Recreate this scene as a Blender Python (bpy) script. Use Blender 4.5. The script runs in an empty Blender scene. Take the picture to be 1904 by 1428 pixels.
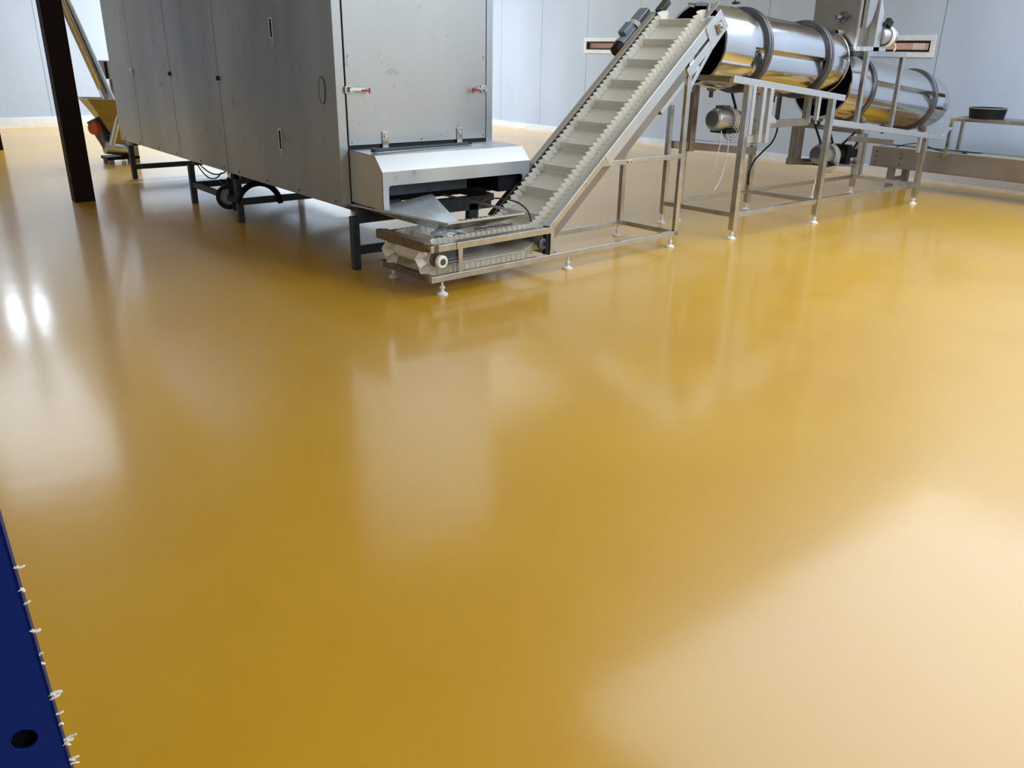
import bpy, bmesh, math, random
from mathutils import Vector, Matrix
random.seed(4)
S = bpy.context.scene
COL = S.collection
PI = math.pi

# ------------------------------------------------------------------ camera
FPX = 1530.16
cam = bpy.data.cameras.new('camera')
cam.sensor_fit = 'HORIZONTAL'; cam.sensor_width = 36.0
cam.lens = FPX / 1904 * 36.0
cam.clip_start = 0.05; cam.clip_end = 200
camo = bpy.data.objects.new('camera', cam); COL.objects.link(camo)
PITCH, ROLL, YAW = 0.384048623, 0.0178635163, 0.684309518
_f = Vector((math.sin(YAW)*math.cos(PITCH), math.cos(YAW)*math.cos(PITCH), -math.sin(PITCH)))
_r = Vector((math.cos(YAW), -math.sin(YAW), 0)); _u = _r.cross(_f)
_R = _r*math.cos(ROLL) + _u*math.sin(ROLL); _U = -_r*math.sin(ROLL) + _u*math.cos(ROLL)
camo.matrix_world = Matrix(((_R.x, _U.x, -_f.x, 0), (_R.y, _U.y, -_f.y, 0), (_R.z, _U.z, -_f.z, 1.65), (0, 0, 0, 1)))
S.camera = camo

# ------------------------------------------------------------------ world, exposure
w = bpy.data.worlds.new('world'); S.world = w; w.use_nodes = True
w.node_tree.nodes['Background'].inputs[0].default_value = (0.80, 0.88, 1.0, 1)
w.node_tree.nodes['Background'].inputs[1].default_value = 0.25
S.view_settings.view_transform = 'Standard'
try: S.view_settings.look = 'None'
except Exception: pass
S.view_settings.gamma = 1.0
S.view_settings.use_curve_mapping = False
S.view_settings.exposure = 0.45

# ------------------------------------------------------------------ inferred room lamps plus added fill lamps, all under the ceiling
CEIL = 4.55
def lamp(name, x, y, sx, sy, power, z=CEIL-0.06, col=(0.73, 0.86, 1.0), rot=(0, 0, 0)):
    l = bpy.data.lights.new(name, 'AREA'); l.shape = 'RECTANGLE'; l.size = sx; l.size_y = sy
    l.energy = power; l.color = col
    o = bpy.data.objects.new(name, l); COL.objects.link(o); o.location = (x, y, z); o.rotation_euler = rot
    return o
lamp('ceiling_or_fill_lamp', 1.9, 15.4, 1.9, 5.6, 85)
lamp('ceiling_or_fill_lamp', 7.6, 17.2, 4.0, 1.6, 620)
lamp('ceiling_or_fill_lamp', 8.3, 12.2, 4.4, 3.0, 45)
lamp('ceiling_or_fill_lamp', 8.4, 1.9, 7.4, 5.4, 350)
lamp('ceiling_or_fill_lamp', 7.0, -4.0, 1.4, 5.0, 420)  # unseen fill added behind the camera for front lighting
lamp('ceiling_or_fill_lamp', 1.0, -4.5, 1.4, 4.0, 130)  # weaker unseen fill, also added behind the camera
lamp('ceiling_or_fill_lamp', -6.0, 7.0, 1.4, 5.0, 130)  # added out of view to brighten the tunnel side
lamp('wall_lamp', 2.65, 20.0, 0.7, 0.35, 22, z=3.85, rot=(math.radians(-62), 0, 0))

# ------------------------------------------------------------------ materials
def srgb(r, g, b):
    f = lambda c: (c/255/12.92) if c/255 <= 0.04045 else ((c/255+0.055)/1.055)**2.4
    return (f(r), f(g), f(b), 1)
class NT:
    def __init__(s, name):
        s.m = bpy.data.materials.new(name); s.m.use_nodes = True
        s.t = s.m.node_tree; s.b = s.t.nodes['Principled BSDF']
    def n(s, typ, **k):
        o = s.t.nodes.new(typ)
        for a, v in k.items(): setattr(o, a, v)
        return o
    def l(s, a, b): s.t.links.new(a, b)
    def math(s, op, a, b=None, c=None):
        o = s.n('ShaderNodeMath', operation=op)
        for i, v in enumerate((a, b, c)):
            if v is None: continue
            if isinstance(v, (int, float)): o.inputs[i].default_value = v
            else: s.l(v, o.inputs[i])
        return o.outputs[0]
    def ramp(s, fac, stops):
        r = s.n('ShaderNodeValToRGB'); e = r.color_ramp.elements
        while len(e) < len(stops): e.new(0.5)
        for i, (p, c) in enumerate(stops): e[i].position = p; e[i].color = c
        s.l(fac, r.inputs[0]); return r.outputs[0]
    def noise(s, scale, detail=3, stretch=(1, 1, 1), rough=0.5, dist=0.0):
        tc = s.n('ShaderNodeTexCoord'); mp = s.n('ShaderNodeMapping'); mp.inputs['Scale'].default_value = stretch
        no = s.n('ShaderNodeTexNoise'); no.inputs['Scale'].default_value = scale; no.inputs['Detail'].default_value = detail
        no.inputs['Roughness'].default_value = rough; no.inputs['Distortion'].default_value = dist
        s.l(tc.outputs['Object'], mp.inputs[0]); s.l(mp.outputs[0], no.inputs['Vector']); return no.outputs[0]
def grey(v): return (v, v, v, 1)
def mat(name, color, rough=0.5, metal=0.0, nscale=6, var=0.08, rvar=0.06, stretch=(1, 1, 1), bump=0.0, spec=0.5, coat=0.0):
    q = NT(name); b = q.b
    no = q.noise(nscale, 4, stretch)
    c0 = [max(0, c*(1-var)) for c in color[:3]] + [1]; c1 = [min(1, c*(1+var)) for c in color[:3]] + [1]
    q.l(q.ramp(no, [(0.3, c0), (0.7, c1)]), b.inputs['Base Color'])
    mr = q.n('ShaderNodeMapRange'); mr.inputs[1].default_value = 0.3; mr.inputs[2].default_value = 0.7
    mr.inputs[3].default_value = max(0.02, rough-rvar); mr.inputs[4].default_value = rough+rvar
    q.l(no, mr.inputs[0]); q.l(mr.outputs[0], b.inputs['Roughness'])
    b.inputs['Metallic'].default_value = metal
    b.inputs['Specular IOR Level'].default_value = spec
    b.inputs['Coat Weight'].default_value = coat
    if bump:
        bp = q.n('ShaderNodeBump'); bp.inputs['Strength'].default_value = bump; bp.inputs['Distance'].default_value = 0.01
        q.l(no, bp.inputs['Height']); q.l(bp.outputs[0], b.inputs['Normal'])
    return q.m
M = {}
def floor_mat():
    q = NT('mustard_epoxy'); b = q.b
    n1 = q.noise(0.35, 3); n2 = q.noise(2.2, 5, (1, 1, 1), 0.6, 0.4)
    mixv = q.math('ADD', q.math('MULTIPLY', n1, 0.7), q.math('MULTIPLY', n2, 0.3))
    q.l(q.ramp(mixv, [(0.35, srgb(202, 150, 3)), (0.65, srgb(211, 160, 7))]), b.inputs['Base Color'])
    mr = q.n('ShaderNodeMapRange'); mr.inputs[1].default_value = 0.3; mr.inputs[2].default_value = 0.7
    mr.inputs[3].default_value = 0.38; mr.inputs[4].default_value = 0.44
    q.l(n2, mr.inputs[0]); q.l(mr.outputs[0], b.inputs['Roughness'])
    b.inputs['Specular IOR Level'].default_value = 0.7
    b.inputs['Coat Weight'].default_value = 0.8
    b.inputs['Coat IOR'].default_value = 1.5
    mr2 = q.n('ShaderNodeMapRange'); mr2.inputs[1].default_value = 0.3; mr2.inputs[2].default_value = 0.7
    mr2.inputs[3].default_value = 0.12; mr2.inputs[4].default_value = 0.18
    q.l(n1, mr2.inputs[0]); q.l(mr2.outputs[0], b.inputs['Coat Roughness'])
    bn = q.noise(3.0, 2); bp = q.n('ShaderNodeBump'); bp.inputs['Strength'].default_value = 0.06; bp.inputs['Distance'].default_value = 0.02
    q.l(bn, bp.inputs['Height']); q.l(bp.outputs[0], b.inputs['Coat Normal'])
    return q.m
M['floor'] = floor_mat()
def wall_mat(axis, off, pitch, name):
    q = NT(name); b = q.b
    tc = q.n('ShaderNodeTexCoord'); sp = q.n('ShaderNodeSeparateXYZ'); q.l(tc.outputs['Object'], sp.inputs[0])
    u = q.math('FRACT', q.math('DIVIDE', q.math('ADD', sp.outputs[axis], off), pitch))
    line = q.math('LESS_THAN', q.math('ABSOLUTE', q.math('SUBTRACT', u, 0.5)), 0.0035)
    no = q.noise(1.2, 4, (1, 1, 0.4)); sm = q.noise(2.4, 5, (1, 1, 1), 0.65)
    base = q.ramp(no, [(0.3, srgb(174, 187, 206)), (0.7, srgb(184, 196, 214))])
    mk = q.ramp(sm, [(0.70, grey(0)), (0.76, grey(1))])
    m1 = q.n('ShaderNodeMixRGB'); m1.inputs[2].default_value = srgb(160, 163, 172); q.l(q.math('MULTIPLY', mk, 0.5), m1.inputs[0]); q.l(base, m1.inputs[1])
    m2 = q.n('ShaderNodeMixRGB'); m2.inputs[2].default_value = srgb(105, 110, 120); q.l(line, m2.inputs[0]); q.l(m1.outputs[0], m2.inputs[1])
    q.l(m2.outputs[0], b.inputs['Base Color']); b.inputs['Roughness'].default_value = 0.42
    return q.m
def steel_panel_mat(name, c0, c1, rough, metal=0.9):
    q = NT(name); b = q.b
    n1 = q.noise(1.0, 4, (1, 1, 0.25)); n2 = q.noise(5.5, 6, (1, 1, 0.7), 0.65, 0.6)
    base = q.ramp(n1, [(0.3, c0), (0.7, c1)])
    mk = q.ramp(n2, [(0.60, grey(0)), (0.72, grey(1))])
    m = q.n('ShaderNodeMixRGB'); m.inputs[2].default_value = srgb(112, 112, 114); q.l(q.math('MULTIPLY', mk, 0.55), m.inputs[0]); q.l(base, m.inputs[1])
    q.l(m.outputs[0], b.inputs['Base Color'])
    b.inputs['Metallic'].default_value = metal
    r = q.math('ADD', q.math('MULTIPLY', n1, 0.12), rough)
    q.l(q.math('ADD', r, q.math('MULTIPLY', mk, 0.08)), b.inputs['Roughness'])
    br = q.noise(90, 2, (1, 1, 0.02)); bp = q.n('ShaderNodeBump'); bp.inputs['Strength'].default_value = 0.05; bp.inputs['Distance'].default_value = 0.002
    q.l(br, bp.inputs['Height']); q.l(bp.outputs[0], b.inputs['Normal'])
    return q.m
M['wall_r'] = wall_mat(1, 10-14.52+0.72+14.4, 1.44, 'white_wall_panel')
M['wall_l'] = wall_mat(0, 1.44*10-3.92+0.72, 1.44, 'white_wall_panel_left')
M['plain_wall'] = mat('plain_wall', srgb(222, 226, 232), 0.6)
M['curb'] = mat('white_curb', srgb(222, 222, 224), 0.55, nscale=4)
M['cove'] = mat('tan_cove', srgb(212, 188, 158), 0.5)
M['ceiling'] = mat('ceiling_panel', srgb(205, 212, 222), 0.7)
M['side'] = steel_panel_mat('tunnel_side_steel', srgb(150, 160, 174), srgb(200, 206, 215), 0.30, 0.72)
M['door'] = steel_panel_mat('tunnel_door_steel', srgb(166, 171, 176), srgb(182, 186, 190), 0.36)
M['bright'] = mat('bright_sheet_steel', srgb(208, 211, 214), 0.34, 0.85, nscale=4, var=0.03, rvar=0.02)
M['steel'] = mat('polished_frame_steel', srgb(196, 195, 194), 0.22, 0.95, nscale=9, var=0.10, rvar=0.08)
M['drum'] = mat('drum_steel', srgb(214, 215, 218), 0.16, 1.0, nscale=2.5, var=0.04, rvar=0.05, stretch=(1, 3, 3))
M['hoop'] = mat('hoop_steel', srgb(96, 97, 102), 0.38, 0.8)
M['inside'] = mat('drum_inside_shade', srgb(34, 35, 38), 0.55, 0.4)  # near-black colour stands in for the shade inside the drums
M['dull'] = mat('dull_steel', srgb(150, 143, 136), 0.38, 0.85, nscale=4, var=0.1)
M['trough'] = mat('trough_steel', srgb(150, 144, 140), 0.42, 0.8, nscale=3, var=0.08)
M['dark'] = mat('dark_frame_paint', srgb(44, 56, 68), 0.45, 0.1, nscale=14, var=0.35)
M['brown'] = mat('dark_brown_paint', srgb(26, 13, 14), 0.5, 0.0, nscale=16, var=0.2, spec=0.15)
M['black'] = mat('black_rubber', srgb(13, 16, 22), 0.55, spec=0.25)
M['gap'] = mat('gap_dark', srgb(18, 19, 21), 0.7)
M['belt'] = mat('cream_belt', srgb(216, 212, 203), 0.42, nscale=3, var=0.04)
M['sidewall'] = mat('cream_sidewall', srgb(240, 238, 231), 0.4, nscale=8, var=0.03)
M['motor'] = mat('grey_motor', srgb(128, 138, 148), 0.45, 0.3, nscale=20, var=0.12)
M['silver'] = mat('silver_motor', srgb(170, 172, 175), 0.35, 0.7, nscale=20)
M['cable'] = mat('white_cable', srgb(215, 215, 215), 0.5)
M['red'] = mat('red_plastic', srgb(170, 40, 40), 0.4)
M['redfan'] = mat('orange_red_paint', srgb(190, 80, 50), 0.45)
M['blue'] = mat('blue_paint', srgb(0, 36, 116), 0.45, 0.0, nscale=2.5, var=0.10, spec=0.15)
M['foam'] = mat('white_foam', srgb(240, 238, 232), 0.8)
M['scale'] = mat('stained_steel', srgb(120, 108, 92), 0.5, 0.7, nscale=25, var=0.3)
M['beyond'] = mat('beyond_wall', srgb(150, 118, 100), 0.8)
M['pinkish'] = mat('pale_pink_paint', srgb(205, 180, 172), 0.6)
M['card'] = mat('cardboard', srgb(176, 128, 100), 0.8)
M['pale'] = mat('pale_green_belt', srgb(200, 203, 185), 0.5)
M['poly'] = mat('milky_sheet', srgb(205, 214, 222), 0.25, 0.3)
def glass_mat():
    q = NT('window_glass'); q.b.inputs['Base Color'].default_value = (1, 1, 1, 1)
    q.b.inputs['Transmission Weight'].default_value = 1.0; q.b.inputs['Roughness'].default_value = 0.02; q.b.inputs['IOR'].default_value = 1.05
    return q.m
M['glass'] = glass_mat()

# ------------------------------------------------------------------ mesh helpers
class MB:
    def __init__(s): s.bm = bmesh.new()
    def box(s, x0, x1, y0, y1, z0, z1):
        vs = [s.bm.verts.new((x, y, z)) for z in (z0, z1) for x, y in ((x0, y0), (x1, y0), (x1, y1), (x0, y1))]
        for f in ((3, 2, 1, 0), (4, 5, 6, 7), (0, 1, 5, 4), (1, 2, 6, 5), (2, 3, 7, 6), (3, 0, 4, 7)):
            s.bm.faces.new([vs[i] for i in f])
        return s
    def bar(s, a, b, w, h, up=(0, 0, 1)):          # rectangular bar a->b, w across, h along up
        a = Vector(a); b = Vector(b); d = (b-a).normalized(); up = Vector(up)
        sd = d.cross(up).normalized()
        if sd.length < 0.5: sd = Vector((1, 0, 0))
        u = sd.cross(d).normalized()
        vs = []
        for p in (a, b):
            for i, j in ((-1, -1), (1, -1), (1, 1), (-1, 1)):
                vs.append(s.bm.verts.new(p + sd*(i*w/2) + u*(j*h/2)))
        for f in ((0, 1, 2, 3), (7, 6, 5, 4), (0, 4, 5, 1), (1, 5, 6, 2), (2, 6, 7, 3), (3, 7, 4, 0)):
            s.bm.faces.new([vs[i] for i in f])
        return s
    def cone(s, a, b, r0, r1=None, n=24, caps=True):
        r1 = r0 if r1 is None else r1
        a = Vector(a); b = Vector(b); d = (b-a).normalized()
        t = Vector((0, 0, 1)) if abs(d.z) < 0.9 else Vector((1, 0, 0))
        x = d.cross(t).normalized(); y = d.cross(x)
        A = [s.bm.verts.new(a + (x*math.cos(2*PI*i/n) + y*math.sin(2*PI*i/n))*r0) for i in range(n)]
        B = [s.bm.verts.new(b + (x*math.cos(2*PI*i/n) + y*math.sin(2*PI*i/n))*r1) for i in range(n)]
        for i in range(n): s.bm.faces.new((A[i], A[(i+1) % n], B[(i+1) % n], B[i]))
        if caps: s.bm.faces.new(A[::-1]); s.bm.faces.new(B)
        return s
    def lathe(s, o, d, prof, n=48, close=False, ang=0.0, polyn=None):
        # prof: list of (t along d, radius[, polygonal share])
        o = Vector(o); d = Vector(d).normalized()
        t = Vector((0, 0, 1)) if abs(d.z) < 0.9 else Vector((1, 0, 0))
        x = d.cross(t).normalized(); y = x.cross(d)
        rings = []
        for p in prof:
            k = p[2] if len(p) > 2 else 0
            ring = []
            for i in range(n):
                th = 2*PI*i/n
                rr = p[1]
                if k and polyn:                # pressed lifting folds: a narrow step in, a broad flat back out
                    a = math.degrees(ang - th) % (360/polyn)
                    dp = 0.050*k
                    if a < 7: rr -= dp*a/7
                    elif a < 32: rr -= dp*(1-(a-7)/25)
                ring.append(s.bm.verts.new(o + d*p[0] + (x*math.cos(th) + y*math.sin(th))*rr))
            rings.append(ring)
        if close: rings.append(rings[0])
        for A, B in zip(rings, rings[1:]):
            for i in range(n): s.bm.faces.new((A[i], A[(i+1) % n], B[(i+1) % n], B[i]))
        if not close:
            if prof[0][1] > 1e-5: s.capfirst = rings[0]
            s.rings = rings
        return s
    def prism(s, pts, d):
        d = Vector(d); A = [s.bm.verts.new(Vector(p)) for p in pts]; B = [s.bm.verts.new(Vector(p)+d) for p in pts]
        n = len(pts); s.bm.faces.new(A[::-1]); s.bm.faces.new(B)
        for i in range(n): s.bm.faces.new((A[i], A[(i+1) % n], B[(i+1) % n], B[i]))
        return s
    def tube(s, pts, r, n=8, closed=False):
        P = [Vector(p) for p in pts]; rings = []
        prev = None
        for i, p in enumerate(P):
            if closed: d = (P[(i+1) % len(P)] - P[i-1])
            else: d = (P[min(i+1, len(P)-1)] - P[max(i-1, 0)])
            d.normalize()
            if prev is None:
                t = Vector((0, 0, 1)) if abs(d.z) < 0.9 else Vector((1, 0, 0)); x = d.cross(t).normalized()
            else: x = (prev - d*prev.dot(d)).normalized()
            prev = x; y = d.cross(x)
            rings.append([s.bm.verts.new(p + (x*math.cos(2*PI*k/n) + y*math.sin(2*PI*k/n))*r) for k in range(n)])
        pairs = list(zip(rings, rings[1:])) + ([(rings[-1], rings[0])] if closed else [])
        for A, B in pairs:
            for k in range(n): s.bm.faces.new((A[k], A[(k+1) % n], B[(k+1) % n], B[k]))
        if not closed: s.bm.faces.new(rings[0][::-1]); s.bm.faces.new(rings[-1])
        return s
def rootmat(o):
    m = o.matrix_basis.copy()
    while o.parent: o = o.parent; m = o.matrix_basis @ m
    return m
def part(name, mb, m, parent=None, bevel=0.0, local=False, label=None, smooth=35):
    bm = mb.bm
    bmesh.ops.recalc_face_normals(bm, faces=bm.faces)
    if parent is not None and not local:
        bmesh.ops.transform(bm, matrix=rootmat(parent).inverted(), verts=bm.verts)
    me = bpy.data.meshes.new(name); bm.to_mesh(me); bm.free()
    me.materials.append(M[m] if isinstance(m, str) else m)
    for p in me.polygons: p.use_smooth = True
    me.set_sharp_from_angle(angle=math.radians(smooth))
    o = bpy.data.objects.new(name, me); COL.objects.link(o)
    if parent is not None: o.parent = parent
    if label: o['label'] = label
    if bevel:
        b = o.modifiers.new('bevel', 'BEVEL'); b.width = bevel; b.segments = 2; b.limit_method = 'ANGLE'; b.harden_normals = True
    return o
def thing(name, label, cat, loc=(0, 0, 0), rot=(0, 0, 0), group=None):
    o = bpy.data.objects.new(name, None); COL.objects.link(o); o.empty_display_size = 0.1
    o.location = loc; o.rotation_euler = rot; o['label'] = label; o['category'] = cat
    if group: o['group'] = group
    return o
def tag(o, label, cat, group=None):
    o['label'] = label; o['category'] = cat
    if group: o['group'] = group
    return o
def struct(o): o['kind'] = 'structure'; return o
def arc(c, r, a0, a1, n, ax=(1, 0, 0), ay=(0, 0, 1)):
    c = Vector(c); ax = Vector(ax); ay = Vector(ay)
    return [c + ax*(r*math.cos(a0+(a1-a0)*i/n)) + ay*(r*math.sin(a0+(a1-a0)*i/n)) for i in range(n+1)]
def foot(parent, x, y, top, r=0.042, local=False):
    m = MB()
    m.lathe((x, y, 0), (0, 0, 1), [(0.0, 0.0001), (0.0, r), (0.010, r), (0.020, r*0.62), (0.026, 0.013), (0.045, 0.013), (0.047, 0.020), (0.062, 0.020), (0.064, 0.009), (top, 0.009)], n=20)
    return part('levelling_foot', m, 'curb', parent, local=local)

# ================================================================== the room
XR = 12.40; TILT = -0.0215
o = struct(part('floor', MB().box(-8.0, 12.95, -8.0, 20.45, -0.12, 0.0), 'floor'))
o = struct(part('ceiling', MB().box(-8.0, 12.95, -8.0, 20.45, CEIL, CEIL+0.12), 'ceiling'))
struct(part('wall_left', MB().box(-8.0, 12.95, 20.45, 20.60, 0, CEIL), 'wall_l'))
struct(part('wall_near', MB().box(-8.0, 12.95, -8.15, -8.0, 0, CEIL), 'plain_wall'))
struct(part('wall_front', MB().box(-8.15, -8.0, -8.0, 20.45, 0, CEIL), 'plain_wall'))
struct(part('baseboard_left', MB().box(-8.0, 12.60, 20.42, 20.46, 0.03, 0.20), 'curb', bevel=0.006))
struct(part('trim_1', MB().prism([(-8, 20.46, 0.0), (-8, 20.35, 0.0), (-8, 20.37, 0.012), (-8, 20.42, 0.05), (-8, 20.46, 0.05)], (20.6, 0, 0)), 'cove'))
# right wall with two long narrow window openings (local frame turned a little)
def place_wall(o):
    o.location = (XR, 10.0, 0); o.rotation_euler = (0, 0, math.atan(TILT)); return o
wins = [(11.75-10, 13.08-10, 1.71, 1.86), (6.0-10, 7.25-10, 1.735, 1.885)]     # y0,y1,z0,z1 local
wins.sort()
mb = MB(); ys = [-18.0, wins[0][0], wins[0][1], wins[1][0], wins[1][1], 10.6]
for i in range(5):
    y0, y1 = ys[i], ys[i+1]
    if i in (1, 3):
        wz = wins[0] if i == 1 else wins[1]
        mb.box(0, 0.12, y0, y1, 0, wz[2]); mb.box(0, 0.12, y0, y1, wz[3], CEIL)
    else: mb.box(0, 0.12, y0, y1, 0, CEIL)
bmesh.ops.remove_doubles(mb.bm, verts=mb.bm.verts, dist=1e-5)
struct(place_wall(part('wall_right', mb, 'wall_r')))
struct(place_wall(part('baseboard_right', MB().box(-0.035, 0.0, -18, 10.4, 0.02, 0.145), 'curb', bevel=0.006)))
struct(place_wall(part('trim_2', MB().prism([(0, -18, 0), (-0.12, -18, 0), (-0.10, -18, 0.010), (-0.036, -18, 0.035), (0, -18, 0.035)], (0, 28.4, 0)), 'cove')))
for k, (y0, y1, z0, z1) in enumerate(wins):
    fr = MB(); s_ = 0.07
    fr.box(-0.018, 0.0, y0-s_, y1+s_, z0-s_, z0); fr.box(-0.018, 0.0, y0-s_, y1+s_, z1, z1+s_)
    fr.box(-0.018, 0.0, y0-s_, y0, z0, z1); fr.box(-0.018, 0.0, y1, y1+s_, z0, z1)
    f = struct(place_wall(part('window_%d' % (k+1), fr, 'curb', bevel=0.004)))
    t = MB(); e = 0.032
    t.box(0.005, 0.05, y0, y1, z0, z0+e); t.box(0.005, 0.05, y0, y1, z1-e, z1); t.box(0.005, 0.05, y0, y0+e, z0+e, z1-e); t.box(0.005, 0.05, y1-e, y1, z0+e, z1-e)
    part('window_frame', t, 'gap', f, local=True)
    part('window_pane', MB().box(0.028, 0.034, y0+e, y1-e, z0+e, z1-e), 'glass', f, local=True)
# the room beyond, seen through the slots
struct(part('wall_outer', MB().box(14.6, 14.7, -2, 20, 0, CEIL), 'beyond'))
lamp('corridor_fill', 13.6, 7.5, 0.6, 4.0, 90, z=3.6, col=(1.0, 0.95, 0.9))  # fill added to light the room beyond, no fixture seen
lamp('corridor_fill', 13.6, 13.5, 0.6, 4.0, 90, z=3.6, col=(1.0, 0.95, 0.9))  # second added fill for the room beyond
tag(part('storage_cabinet', MB().box(13.9, 14.4, 6.86, 7.06, 0, 2.1), 'pinkish', bevel=0.01), 'pale cabinet glimpsed through the right hand slot window', 'cabinet')

# ================================================================== dark brown steel columns
def column(x0, x1, y0, y1, label):
    t = thing('steel_column', label, 'column', ((x0+x1)/2, (y0+y1)/2, 0), group='dark brown columns')
    fl = 0.016
    mb = MB(); mb.box(x0, x1, y0, y0+fl, 0.0, CEIL); mb.box(x0, x1, y1-fl, y1, 0.0, CEIL); mb.box(x0, x0+0.014, y0+fl, y1-fl, 0.0, CEIL); mb.box(x1-0.014, x1, y0+fl, y1-fl, 0.0, CEIL)
    part('shaft', mb, 'brown', t)
    return t
column(2.045, 2.255, 10.29, 10.46, 'thick dark brown steel column standing left of the long steel tunnel')
column(2.07, 2.29, 16.2, 16.37, 'far dark brown column cut off by the left edge of the picture')

# ================================================================== long stainless drying tunnel
TX0, TX1, TY0, TY1, TZ0, TZ1 = 3.08, 4.56, 5.925, 12.06, 0.485, 2.90
T = thing('drying_tunnel', 'long stainless steel drying tunnel on dark steel legs beside the brown column', 'machine', (3.82, 9.0, 0))
body = part('body', MB().box(TX0+0.006, TX1-0.004, TY0+0.012, TY1, TZ0+0.004, TZ1), 'gap', T)
for y0, y1 in ((TY0+0.012, 8.294), (8.308, 9.702), (9.716, 11.082), (11.096, TY1)):
    p = part('side_panel', MB().box(TX0, TX0+0.006, y0, y1, TZ0, TZ1), 'side', T, bevel=0.0015)
    yy = y0+0.10
    while yy < y1:
        part('screw', MB().cone((TX0-0.006, yy, TZ0+0.035), (TX0, yy, TZ0+0.035), 0.010, n=10), 'hoop', p); yy += 0.66
part('far_side_panel', MB().box(TX1-0.006, TX1, TY0+0.012, TY1, TZ0, TZ1), 'side', T)
part('roof_panel', MB().box(TX0, TX1, TY0, TY1, TZ1, TZ1+0.006), 'side', T)
part('corner_post', MB().box(TX0, 3.152, TY0, TY0+0.012, TZ0, TZ1), 'door', T, bevel=0.002)
part('corner_post', MB().box(4.494, TX1, TY0, TY0+0.012, TZ0+0.4, TZ1), 'side', T, bevel=0.002)
door = part('front_door', MB().box(3.163, 4.484, TY0-0.004, TY0+0.012, 0.952, TZ1), 'door', T, bevel=0.003)
for x, z in ((3.19, 0.975), (3.83, 0.972), (4.46, 0.975), (3.19, 1.60), (4.46, 1.60)): part('screw', MB().cone((x, TY0-0.010, z), (x, TY0-0.004, z), 0.006, 0.010, n=12), 'steel', door)
# recessed hinges on the big side panel
for z0, z1 in ((1.715, 1.875), (0.825, 1.0)):
    h = part('hinge', MB().box(TX0-0.012, TX0, 6.955, 7.02, z0, z1), 'bright', T, bevel=0.003)
    part('hinge_pin', MB().box(TX0-0.018, TX0-0.012, 6.965, 6.985, z0+0.012, z1-0.012), 'gap', h)
    part('hinge_strap', MB().prism([(TX0-0.003, 6.972, z0), (TX0-0.003, 6.99, z0-0.075), (TX0-0.003, 7.008, z0)], (0.003, 0, 0)), 'bright', h)
# oval scratched mark on the side, built as a thin rimmed disc
pts = [(TX0-0.004, 6.15+0.05*math.cos(a), 1.348+0.10*math.sin(a)) for a in [2*PI*i/28 for i in range(28)]]
pl_ = part('oval_mark', MB().prism(pts, (0.004, 0, 0)), 'side', T, bevel=0.001)
part('mark_outline', MB().tube(pts, 0.003, 6, closed=True), 'hoop', pl_)
# toggle latches
def latch(cx, cy, cz, sgn):
    l = part('toggle_latch', MB().box(cx-0.04, cx+0.025, cy-0.014, cy, cz-0.028, cz-0.016).box(cx-0.04, cx+0.025, cy-0.014, cy, cz+0.016, cz+0.028).box(cx-0.045, cx-0.03, cy-0.018, cy, cz-0.022, cz+0.022), 'steel', T, bevel=0.002)
    part('latch_lever', MB().bar((cx+sgn*0.0, cy-0.022, cz+0.006), (cx+sgn*0.11, cy-0.034, cz+0.004), 0.016, 0.022).cone((cx, cy-0.03, cz), (cx, cy-0.004, cz), 0.014, n=12), 'bright', l)
    part('latch_grip', MB().bar((cx+sgn*0.085, cy-0.04, cz-0.004), (cx+sgn*0.15, cy-0.042, cz-0.008), 0.012, 0.014).bar((cx+sgn*0.15, cy-0.042, cz+0.012), (cx+sgn*0.15, cy-0.042, cz-0.026), 0.010, 0.010, up=(0, 1, 0)), 'red', l, label='red plastic grip')
latch(3.19, TY0-0.004, 1.36, 1)
latch(4.47, TY0-0.004, 1.35, -1)
# side latches on the seams
for y, big in ((11.09, 1), (9.71, 0), (8.30, 0)):
    m = MB().box(TX0-0.02, TX0, y-0.018, y+0.018, 1.345, 1.385)
    if big: m.box(TX0-0.03, TX0-0.01, y-0.05, y+0.09, 1.36, 1.378).box(TX0-0.02, TX0, y-0.03, y+0.03, 1.31, 1.345)
    part('side_catch', m, 'bright' if big else 'gap', T, bevel=0.002)
# dark underframe
part('underframe_beam', MB().box(3.24, 3.30, 5.84, 12.0, 0.425, 0.485), 'dark', T)
part('underframe_beam', MB().box(4.46, 4.52, 5.84, 12.0, 0.425, 0.485), 'dark', T)
LEGY = (5.83, 8.205, 9.545, 11.82)
for i, y in enumerate(LEGY):
    part('underframe_crossbeam', MB().box(3.15, 4.46, y-0.03, y+0.03, 0.37 if i == 0 else 0.425, 0.485), 'dark', T)
    for x in (3.12, 4.40):
        if x > 4 and i in (0,): continue
        part('leg', MB().box(x-0.03, x+0.03, y-0.03, y+0.03, 0, 0.425), 'dark', T, bevel=0.003)
    zb = 0.15 if i in (0, 3) else 0.20
    part('leg_brace', MB().box(3.15, 4.37, y-0.02, y+0.02, zb-0.03, zb+0.035), 'dark', T)
part('leg', MB().box(4.22, 4.32, 5.80, 5.86, 0, 0.425), 'dark', T, bevel=0.003)
part('leg_brace', MB().box(3.10, 3.14, 8.235, 9.515, 0.185, 0.24), 'dark', T)
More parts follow.
